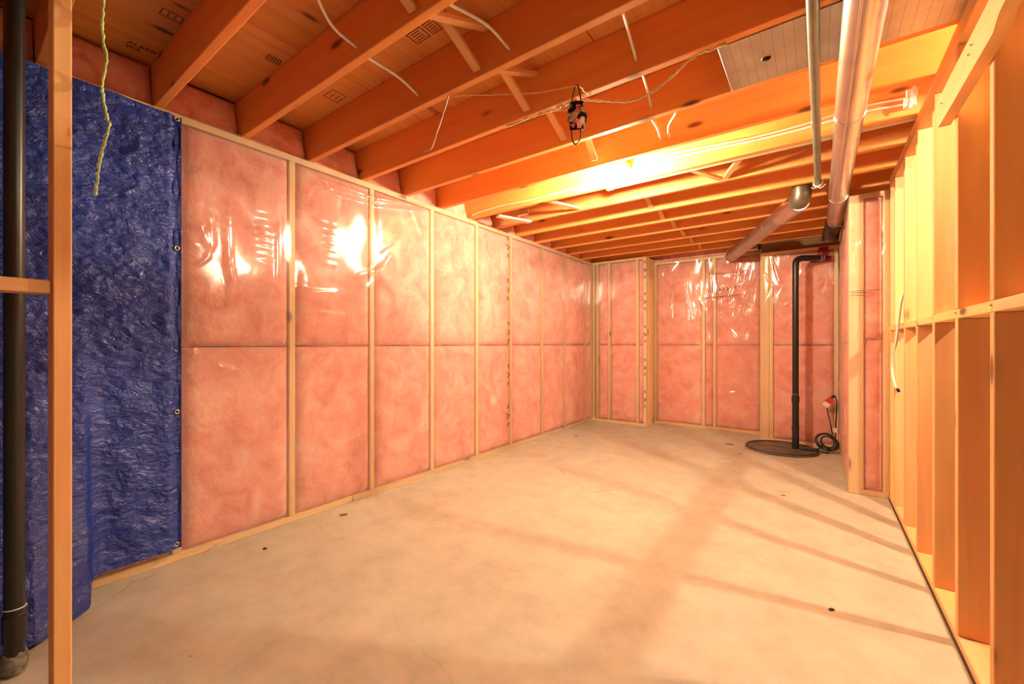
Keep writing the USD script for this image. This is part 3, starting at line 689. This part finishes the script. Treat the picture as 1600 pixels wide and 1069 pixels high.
# ------------------------------------------------------------------ lamps
GLOW = {}
def bulb_lamp(i, label):
    (x, y, z), power = BULBS[i]
    em = usdkit.material(stage, f'/World/Looks/bulb_glow_{i}', {'e': ('emission', {'color': LAMP, 'strength': power})}, [], surface='e.emission')
    t = Thing('light_bulb', label, 'light bulb', loc=(x, y, z + .1))
    prof = [(0.0001, -.033), (.010, -.0315), (.019, -.027), (.026, -.019), (.0295, -.008), (.030, .002), (.0275, .014), (.022, .026), (.0165, .036), (.0135, .046), (.0132, .050)]
    t.part('bulb', lathe(prof, (x, y, z), 24), em, smooth=True)
    t.part('lampholder', lathe([(.0001, .050), (.017, .050), (.019, .053), (.019, .075), (.028, .080), (.050, .086), (.054, .092), (.054, .100), (.0001, .100)], (x, y, z), 28), WHITE, smooth=30)
    t.part('junction_box', lathe([(.0001, .1005), (.050, .1005), (.050, .138), (.0001, .138)], (x, y, z), 8), GALV_DULL)
    t.part('mounting_block', box(x - .06, x + .06, y - .15, y + .2, z + .139, z + .177) if i == 0 else box(x - .05, x + .05, y - .06, y + .06, z + .139, ZS - .003), W_Y)
    return t
# ------------------------------------------------------------------ (lamps placed)
bulb_lamp(0, 'bare lit light bulb in a white holder between the ceiling joists')
bulb_lamp(1, 'bare lit light bulb on the far side of the open stud wall')

# ------------------------------------------------------------------ ducts and pipes under the ceiling
DX, DZ, DR = .133, 2.331, .0625
du = Thing('round_duct', 'long round galvanised duct running along under the joists beside the open stud wall', 'duct', loc=(DX, 2, DZ))
def ring(y, rr_, w=.006): return stepped([((DX, y - w, DZ), DR), ((DX, y - w * .5, DZ), rr_), ((DX, y + w * .5, DZ), rr_), ((DX, y + w, DZ), DR)], 32)
for a, b in [(-1.2, .5), (.5, 2.70), (2.70, 4.15), (4.15, 5.05)]:
    du.part('duct_section', tube([(DX, a, DZ), (DX, b, DZ)], DR - (.0008 if a > 2 else 0), 40), GALV, smooth=30)
for y in (.5, 2.70, 4.15): du.part('joint_bead', ring(y, DR + .004), GALV, smooth=True)
du.part('seam', bar((DX - .018, -1.2, DZ - DR - .001), (DX - .018, 5.05, DZ - DR - .001), .007, .003), GALV)
el = smooth_path([(DX, 5.04, DZ), (DX - .005, 5.16, DZ - .006), (DX - .02, 5.26, DZ - .04), (DX - .03, 5.30, DZ - .12)], 6)
du.part('elbow', tube(el, .070, 32), plain('dark_elbow', (0.10, 0.085, 0.075), 0.35, 0.7), smooth=30, label='dark end fitting')
for k_, (a, b) in enumerate([((.05, 5.12, 2.335), (.10, 5.03, 2.30)), ((.10, 5.03, 2.29), (.18, 5.05, 2.295))]):
    du.part('torn_wrap', batt(np.array(a), np.array([.09, -.02, -.02]) / .1, np.array([.1, .1, .6]), np.array([0, -1, .1]), .09, .04, .012, 400 + k_, puff=.004, step=.012), PINK, smooth=True)

bd = Thing('branch_duct', 'slanting round metal branch duct running back to the recess in the back wall', 'duct', loc=(-.45, 5, 2.31))
A, B = np.array([-.100, 4.035, 2.312]), np.array([-.915, 6.13, 2.312])
d = (B - A) / np.linalg.norm(B - A)
bd.part('duct_section', tube([A + d * .42, A + d * .75], .069, 36), GALV_DULL, smooth=30)
bd.part('duct_section', tube([A + d * .75, B], .0705, 36), GALV_DULL, smooth=30)
bd.part('collar', stepped([(A + d * .05, .074), (A + d * .08, .0785), (A + d * .34, .0785), (A + d * .36, .080), (A + d * .40, .080), (A + d * .42, .0765), (A + d * .44, .0765)], 36), GALV, smooth=30, label='bright galvanised collar')
up_ = np.array([0, 0, 1.0])
bd.part('elbow', tube(smooth_path([A + d * .07, A + d * .02 + up_ * .006, A - d * .0 + up_ * .045, A - d * .003 + up_ * .11, A - d * .003 + up_ * .29], 6), .066, 32), plain('dark_boot', (0.22, 0.18, 0.13), 0.4, 0.7), smooth=30, label='dark elbow rising between the joists')

gp = Thing('steel_pipe', 'thin dull grey pipe hung along under the joists beside the round duct', 'pipe', loc=(-.015, 2, 2.376))
gp.part('pipe', tube([(-.032, -1.2, 2.376), (-.012, 2.0, 2.376), (.004, 3.92, 2.372)], .0205, 24), PIPE_GREY, smooth=30)
gp.part('coupling', stepped([((-.006, 2.79, 2.376), .0205), ((-.006, 2.795, 2.376), .0235), ((-.006, 2.85, 2.376), .0235), ((-.006, 2.855, 2.376), .0205)], 24), PIPE_GREY, smooth=30)
gp.part('end_cap', tube([(.004, 3.915, 2.372), (.005, 3.95, 2.372)], .024, 20), PIPE_GREY, smooth=30)
single('string_knot', cat(torus((.003, 3.87, 2.372), (0, 1, 0), .0265, .0035, 20, 6), torus((.004, 3.89, 2.372), (.2, 1, .3), .028, .0035, 20, 6),
       tube(smooth_path([(.003, 3.87, 2.345), (-.02, 3.86, 2.328), (-.035, 3.87, 2.343)], 5), .003, 6), tube(smooth_path([(.003, 3.87, 2.345), (.02, 3.86, 2.323), (.05, 3.865, 2.348)], 5), .003, 6)),
       WIRE, 'white string knotted round the end of the thin grey pipe', 'string', smooth=True)

lp = Thing('tan_pipe', 'tan pipe running crosswise behind the joist with the bare bulb', 'pipe', loc=(-.4, 3.17, 2.42))
lp.part('pipe', tube([(-1.33, 3.172, 2.424), (XR + .5, 3.172, 2.424)], .024, 24), PIPE_BEIGE, smooth=30)
lp.part('end_cap', stepped([((-1.37, 3.172, 2.424), .023), ((-1.36, 3.172, 2.424), .028), ((-1.32, 3.172, 2.424), .028), ((-1.315, 3.172, 2.424), .024)], 24), PIPE_BEIGE, smooth=30)

# sheet-metal panel closing a joist bay
import manifold3d as m3
pan = Thing('duct_panel', 'grid printed foil panel closing the joist bay above the round duct', 'duct panel', loc=(0, 2.1, ZJ))
X0, X1, YA, YB_ = -.332, 1.2, 1.916, 2.279
pm = m3.Manifold.cube((X1 - X0, YB_ - YA, .004)).translate((X0, YA, ZJ - .002)) - m3.Manifold.cylinder(.03, .017, .017, 24).translate((-.176, 2.105, ZJ - .015))
pmm = pm.to_mesh(); pan.part('panel', trimesh.Trimesh(pmm.vert_properties[:, :3], pmm.tri_verts, process=False), PANEL)
pan.part('folded_edge', box(X0 - .004, X0, YA, YB_, ZJ - .004, ZJ + .03, .0008), GALV, label='bright folded metal end edge')
pan.part('hole_rim', torus((-.176, 2.105, ZJ - .002), (0, 0, 1), .0185, .002), GALV_DULL, smooth=True)
pan.part('end_plate', box(X0 + .01, X0 + .012, YA + .002, YB_ - .002, ZJ + .003, ZS - .01, .0005), GALV_DULL)

# ------------------------------------------------------------------ cables and strings
cb = [(-2.74, 3.086, 2.428), (-2.66, 3.086, 2.441), (-2.375, 3.086, 2.452), (-2.04, 3.086, 2.44), (-1.599, 3.086, 2.452), (-1.294, 3.086, 2.475), (-1.068, 3.086, 2.487), (-0.793, 3.086, 2.492), (-0.545, 3.086, 2.483), (-0.321, 3.086, 2.472), (-0.085, 3.086, 2.47), (0.099, 3.086, 2.476), (0.241, 3.086, 2.478), (0.398, 3.086, 2.463)]
cable = Thing('electric_cable', 'white electric cable stapled along the side of the joist beside the bulb', 'cable', loc=(-1.2, 3.086, 2.45))
cable.part('sheath', tube(smooth_path(cb, 8), .0065, 8), WIRE, smooth=True)
for x, z in [(-2.3, 2.4515), (-1.9, 2.443), (-1.55, 2.455), (-.79, 2.492), (-.32, 2.472), (.22, 2.478)]:
    cable.part('staple', bar((x, 3.0785, z - .012), (x, 3.0785, z + .012), .003, .002, up=(0, 1, 0), bev=.0004), STEEL)
cable2 = tube(smooth_path([(a, b - .001, z + .026 + .006 * math.sin(a * 5)) for a, b, z in cb if a > -1.1], 8), .0055, 8)
single('electric_cable', cable2, WIRE, 'second thinner cable lying just above the first, from bulb to the stud wall', 'cable', smooth=True)
def joist_wire(pts, label, r_=.0062):
    single('joist_wire', tube(smooth_path(pts, 8), r_, 8), WIRE, label, 'cable', smooth=True)
joist_wire([(-1.36, .70, 2.415), (-1.542, .9, 2.425), (-1.60, 1.057, 2.44)], 'pale wire crossing the joist bay nearest the tarp, highest on the left')
joist_wire([(-1.586, 1.104, 2.416), (-1.603, 1.28, 2.43), (-1.669, 1.462, 2.453)], 'pale wire crossing the second joist bay, above the dangling twine')
joist_wire([(-1.093, 1.104, 2.416), (-1.077, 1.3, 2.452), (-1.083, 1.462, 2.449)], 'pale wire in the joist bay at top centre, ending near a bridging strut')
joist_wire([(-.588, 1.510, 2.408), (-.63, 1.7, 2.438), (-.665, 1.869, 2.457)], 'short pale wire in the bay above right of the floral mask, nearest the top edge')
joist_wire([(-.652, 1.917, 2.411), (-.69, 2.1, 2.44), (-.727, 2.276, 2.453)], 'pale wire crossing the bay behind the drooping twine, right of the floral mask')
joist_wire([(-.736, 2.323, 2.404), (-.76, 2.5, 2.43), (-.797, 2.683, 2.449)], 'left one of two pale wires slanting in the bay above the bulb')
joist_wire([(-.61, 2.323, 2.404), (-.70, 2.5, 2.43), (-.746, 2.683, 2.454)], 'right one of two pale wires slanting in the bay above the bulb')
def fuzzy(pts, r_, seed, n=10, amp=.004):
    p = smooth_path(pts, n); q = np.random.default_rng(seed)
    p[1:-1] += q.normal(0, amp * .5, p[1:-1].shape)
    return tube(p, r_ * q.uniform(.7, 1.35, len(p)), 6)
single('twine', fuzzy([(-1.482, 1.492, 2.398), (-1.518, 1.49, 2.314), (-1.559, 1.49, 2.246), (-1.60, 1.49, 2.175), (-1.655, 1.49, 2.168)], .0035, 1, amp=.002), TWINE, 'short piece of twine dangling from a joist left of the floral mask', 'twine', smooth=True)
single('twine', fuzzy([(-1.475, 1.50, 2.398), (-1.40, 1.54, 2.395), (-1.242, 1.60, 2.372), (-1.053, 1.67, 2.352), (-.893, 1.718, 2.346), (-.90, 1.82, 2.372), (-.905, 1.90, 2.398)], .0026, 2, amp=.002), TWINE, 'thin twine strung between two joists that holds up the floral mask', 'twine', smooth=True)
single('twine', cat(fuzzy([(-1.42, 1.895, 2.396), (-1.25, 1.89, 2.394), (-1.10, 1.90, 2.394), (-1.002, 1.90, 2.396), (-.913, 1.93, 2.388), (-.828, 1.935, 2.355), (-.715, 1.935, 2.319), (-.61, 1.93, 2.322), (-.524, 1.925, 2.360), (-.43, 1.91, 2.396), (-.30, 1.90, 2.394)], .0048, 3, 12),
       fuzzy([(-.62, 1.93, 2.32), (-.56, 1.93, 2.345), (-.52, 1.93, 2.36), (-.47, 1.92, 2.385)], .004, 4, 12)), TWINE, 'frayed twine drooping in a long curve to the right of the floral mask', 'twine', smooth=True)
single('green_cord', fuzzy([(-1.71, .285, 2.397), (-1.725, .285, 2.30), (-1.725, .29, 2.20), (-1.746, .29, 2.128), (-1.725, .29, 2.056), (-1.69, .29, 2.014), (-1.73, .29, 1.97), (-1.746, .29, 1.925), (-1.705, .29, 1.853), (-1.662, .29, 1.798), (-1.705, .29, 1.772), (-1.765, .29, 1.74), (-1.80, .29, 1.70), (-1.825, .29, 1.66), (-1.84, .29, 1.635)], .0036, 6, 8, .0022), ROPE, 'kinked yellow green cord hanging from the ceiling in front of the tarp', 'cord', smooth=True)

# face mask
fm = Thing('face_mask', 'black face mask with pink and white flowers hanging from the twine', 'face mask', loc=(-.889, 1.72, 2.21))
nu, nv = 26, 34
U, V = np.meshgrid(np.linspace(-1, 1, nu), np.linspace(-1, 1, nv), indexing='ij')
hw = .028 + .021 * np.cos(V * 1.35)
zz = V * .066
xx = -.889 + U * hw * (c_) + .0
bul = .020 * (1 - U ** 2) * (1 - .5 * V ** 2) + .0035 * np.sin(V * 16)
Pm = np.stack([xx + s_ * 0, 1.72 + U * hw * s_ * .6 - bul, 2.208 + zz], -1)
back = Pm + np.array([0, .004, 0])
mf = trimesh.Trimesh(np.vstack([Pm.reshape(-1, 3), back.reshape(-1, 3)]), np.vstack([grid_faces(nu, nv), grid_faces(nu, nv, True) + nu * nv]), process=False)
fm.part('fabric', mf, FLORAL, smooth=True)
fm.part('ear_loop', tube(smooth_path([(-.914, 1.717, 2.272), (-.908, 1.719, 2.31), (-.897, 1.719, 2.343), (-.890, 1.719, 2.349), (-.882, 1.719, 2.343), (-.874, 1.719, 2.31), (-.866, 1.717, 2.272)], 6), .003, 6), BLACK_RUB, smooth=True)
fm.part('ear_loop', tube(smooth_path([(-.913, 1.717, 2.146), (-.911, 1.716, 2.11), (-.901, 1.715, 2.085), (-.888, 1.715, 2.078), (-.875, 1.715, 2.088), (-.868, 1.716, 2.115), (-.868, 1.717, 2.146)], 6), .003, 6), BLACK_RUB, smooth=True)

# small fixings on the joists
nb = Thing('scrap_board', 'pale board with a metal bracket nailed under two joists near the left wall', 'board', loc=(-2.4, 3.3, ZJ))
nb.part('board', bar((-2.47, 3.15, ZJ - .010), (-2.33, 3.50, ZJ - .010), .060, .019), plain('pale_new_wood', (0.80, 0.70, 0.52), 0.6))
nb.part('bracket', cat(box(-2.33, -2.22, 3.30, 3.303, ZJ - .003, ZJ + .075, .0008), box(-2.33, -2.22, 3.27, 3.303, ZJ - .0035, ZJ - .0005, .0008)), GALV, label='folded metal bracket')
kb = Thing('cable_clamp', 'pale blocks clamping the cable to the joist end at the stud wall', 'clamp', loc=(.4, 3.06, 2.45))
kb.part('block', box(.375, .425, 3.045, 3.079, 2.435, 2.48), CREAM)
kb.part('block', box(.385, .43, 3.05, 3.079, 2.49, 2.525), CREAM)
kb.part('strap', bar((.40, 3.042, 2.42), (.415, 3.042, 2.53), .014, .003, up=(0, 1, 0)), WHITE)

# broken board along the top of the right stud wall
br = Thing('broken_board', 'splintered spruce board nailed across the studs high on the right', 'board', loc=(.41, 2.0, 2.1))
prof = np.array([(1.60, 2.075), (1.70, 2.065), (1.75, 2.04), (2.2, 2.045), (2.41, 2.05), (2.43, 2.06), (2.45, 2.14), (2.44, 2.160), (2.2, 2.162), (1.8, 2.155), (1.66, 2.165), (1.63, 2.12)])
from shapely.geometry import Polygon
pe = trimesh.creation.extrude_polygon(Polygon(prof), .036, engine='earcut')
pv = pe.vertices
pe = trimesh.Trimesh(np.stack([XR - .038 + pv[:, 2], pv[:, 0], pv[:, 1]], 1), pe.faces, process=False)
br.part('board', pe, W_Y)
for y, z in [(1.93, 2.115), (1.96, 2.10), (2.32, 2.11)]:
    br.part('nail', bar((XR - .044, y, z), (XR - .040, y + .018, z + .006), .003, .003, bev=.0004), STEEL)

# dangling wire on the stud wall
dw = Thing('stud_wire', 'cut end of white cable drooping between the studs by the corner chase', 'cable', loc=(.43, 3.7, 1.1))
dw.part('sheath', tube(smooth_path([(.448, 3.64, 1.50), (.43, 3.62, 1.42), (.42, 3.70, 1.2), (.41, 3.79, 1.06), (.41, 3.80, .98), (.415, 3.74, .90), (.42, 3.66, .87)], 8), .0075, 8), CREAM, smooth=True)
dw.part('cut_end', tube([(.42, 3.662, .871), (.422, 3.635, .862)], .009, 8), BLACK_RUB, smooth=True)

# ------------------------------------------------------------------ sump: lid, discharge pipe, pump cord
SX, SY = -.325, 5.48
sl = Thing('sump_pit', 'sump pit under a round black lid in the floor at the back', 'sump pit', loc=(SX, SY, 0))
sl.part('lid', lathe([(.0001, .001), (.335, .001), (.345, .006), (.345, .018), (.335, .022), (.315, .018), (.30, .016), (.0001, .016)], (SX, SY, 0), 56), LID, smooth=30)
sl.part('rim', torus((SX, SY, .018), (0, 0, 1), .330, .011, 56, 8), BLACK_RUB, smooth=True)
sl.part('split_seam', bar((SX - .22, SY + .03, .017), (SX + .30, SY + .03, .017), .012, .006), BLACK_RUB)
pp = Thing('sump_pipe', 'black discharge pipe rising from the sump lid and turning into the wall', 'pipe', loc=(-.193, 5.55, .02))
qx, qy = -.193, 5.55
pp.part('lower_pipe', stepped([((qx, qy, .017), .033), ((qx, qy, .22), .033), ((qx, qy, .221), .036), ((qx, qy, .25), .036), ((qx, qy, .251), .032), ((qx, qy, .52), .032), ((qx, qy, .521), .037), ((qx, qy, .585), .037)], 28), BLACK_ABS, smooth=30)
pp.part('clamp', torus((qx, qy, .592), (0, 0, 1), .033, .003), STEEL, smooth=True)
pp.part('clamp', torus((qx, qy, .612), (0, 0, 1), .0325, .003), GALV_DULL, smooth=True)
pp.part('riser', tube([(qx, qy, .58), (qx, qy, 2.03)], .030, 28), BLACK_ABS, smooth=30)
arc = smooth_path([(qx, qy, 2.02), (qx + .008, qy + .006, 2.075), (qx + .045, qy + .04, 2.105), (qx + .12, qy + .108, 2.112), (.04, 5.752, 2.118), (.064, 5.774, 2.12)], 8)
pp.part('elbow', tube(arc, .033, 28), BLACK_ABS, smooth=30)
pp.part('hose_clamp', torus((.022, 5.736, 2.118), (.7, .7, 0), .0335, .0035), GALV, smooth=True)
pp.part('hose_clamp', torus((.042, 5.754, 2.119), (.7, .7, 0), .0335, .0035), GALV, smooth=True)
rt = Thing('red_tape', 'dark red sealing tape patch around the pipe where it enters the wall', 'tape', loc=(.06, 5.83, 2.15))
rt.part('patch', batt((-.06, YB - .052, 2.085), (1, 0, 0), (0, 0, 1), (0, -1, 0), .20, .06, .004, 501, puff=.004, step=.012), RED_TAPE, smooth=True)
rt.part('patch', batt((.0, YB - .052, 2.15), (1, 0, 0), (.15, 0, 1), (0, -1, 0), .09, .10, .004, 502, puff=.004, step=.012), RED_TAPE, smooth=True)

pc_ = Thing('pump_cord', 'black power cord coiled on the floor with its plug hung on the corner chase', 'power cord', loc=(.1, 5.62, 0))
q = np.random.default_rng(8)
coil = []
ctr = np.array([.085, 5.60, .115]); ax1 = np.array([.93, .36, .0]); ax2 = np.array([-.22, .42, .88])
turns = 5
for t in np.linspace(0, turns * 2 * np.pi, turns * 22):
    k_ = t / (2 * np.pi)
    rad = .090 + .018 * math.sin(k_ * 2.3) - .003 * k_
    coil.append(ctr + ax1 * (rad * math.cos(t) + .012 * math.sin(k_ * 3.1)) + ax2 * rad * math.sin(t) * .95 + np.array([0, -.006 * k_ + .01, 0]))
coil = np.array(coil); coil[:, 2] = np.maximum(coil[:, 2], .010)
pc_.part('coil', tube(coil, .0065, 7), BLACK_RUB, smooth=True)
pc_.part('lead', tube(smooth_path([(-.15, 5.50, .0245), (-.08, 5.50, .028), (-.0, 5.50, .038), (.04, 5.52, .018), (.10, 5.55, .009)], 8), .0065, 7), BLACK_RUB, smooth=True)
pc_.part('lead', tube(smooth_path([(-.14, 5.535, .029), (-.05, 5.535, .03), (.0, 5.55, .038), (.04, 5.58, .05)], 8), .0065, 7), BLACK_RUB, smooth=True)
pc_.part('hung_cord', tube(smooth_path([(.13, 5.62, .20), (.115, 5.72, .30), (.092, 5.76, .42), (.088, 5.76, .49), (.098, 5.76, .545), (.13, 5.755, .58)], 8), .0055, 7), BLACK_RUB, smooth=True)
pc_.part('hung_cord', tube(smooth_path([(.158, 5.74, .585), (.168, 5.73, .54), (.168, 5.72, .42), (.160, 5.715, .26), (.160, 5.71, .15)], 8), .0055, 7), BLACK_RUB, smooth=True)
pc_.part('plug', tube(smooth_path([(.125, 5.755, .578), (.145, 5.75, .592), (.162, 5.745, .590)], 6), [.010, .011, .012, .013, .013, .013, .012, .012, .013, .014, .014, .013, .011][:13], 10), BLACK_RUB, smooth=True)
pc_.part('tag', bar((.085, 5.742, .515), (.135, 5.737, .56), .062, .003, up=(0, -1, .1), bev=.0006), RED, label='red half of the warning tag')
pc_.part('tag', bar((.066, 5.741, .478), (.092, 5.738, .520), .060, .003, up=(0, -1, .1), bev=.0006), CREAM, label='white half of the warning tag')
pc_.part('tag', box(.122, .172, 5.705, 5.708, .205, .255, .0006), CREAM, label='small white label on the cord')

# ------------------------------------------------------------------ litter on the floor
def chip(name, x, y, L, w, h, a, mat, label, cat_):
    dx_, dy_ = math.cos(a) * L / 2, math.sin(a) * L / 2
    single(name, bar((x - dx_, y - dy_, h / 2 + .0003), (x + dx_, y + dy_, h / 2 + .0003), w, h, bev=.0005), mat, label, cat_)
chip('wood_chip', -2.533, 1.089, .018, .012, .006, .4, INK, 'small dark chip on the floor nearest the tarp', 'wood chip')
chip('wood_chip', -2.60, 1.62, .045, .016, .008, .9, W_DARK, 'curled dark shaving on the floor below the third stud of the left wall', 'wood chip')
chip('wood_chip', -2.45, 4.72, .03, .015, .006, .2, W_DARK, 'dark chip on the floor near the back left corner', 'wood chip')
chip('wood_offcut', -.82, 5.39, .085, .03, .010, .1, W_DARK, 'flat dark offcut on the floor left of the sump lid', 'wood offcut')
chip('wood_chip', -.66, 5.0, .03, .012, .004, .6, W_DARK, 'tiny dark chip on the floor between offcut and white strip', 'wood chip')
chip('plastic_strip', -.728, 4.60, .11, .016, .004, .68, WHITE, 'short white strip lying on the floor in front of the sump lid', 'strip')
chip('wood_chip', .05, 2.30, .022, .012, .006, .9, INK, 'dark chip on the floor left of the last lit stripe', 'wood chip')
chip('wood_chip', -.21, 3.82, .028, .012, .005, .3, W_DARK, 'brown chip on the striped floor before the corner chase', 'wood chip')
sc = Thing('plastic_scrap', 'crumpled scrap of clear plastic at the foot of the left wall by the tarp', 'plastic scrap', loc=(-2.74, .93, 0))
sg = np.random.default_rng(4)
U, V = np.meshgrid(np.linspace(0, 1, 16), np.linspace(0, 1, 10), indexing='ij')
hz = .006 + .045 * meshkit.fbm(np.stack([U * 5, V * 5, U * 0], -1), 3, 4) * (1 - (2 * V - 1) ** 2) * (1 - (2 * U - 1) ** 4)
sc.part('film', trimesh.Trimesh(np.stack([XL + .03 + V * .05, .85 + U * .16, hz], -1).reshape(-1, 3), grid_faces(16, 10), process=False), FILM, smooth=True)
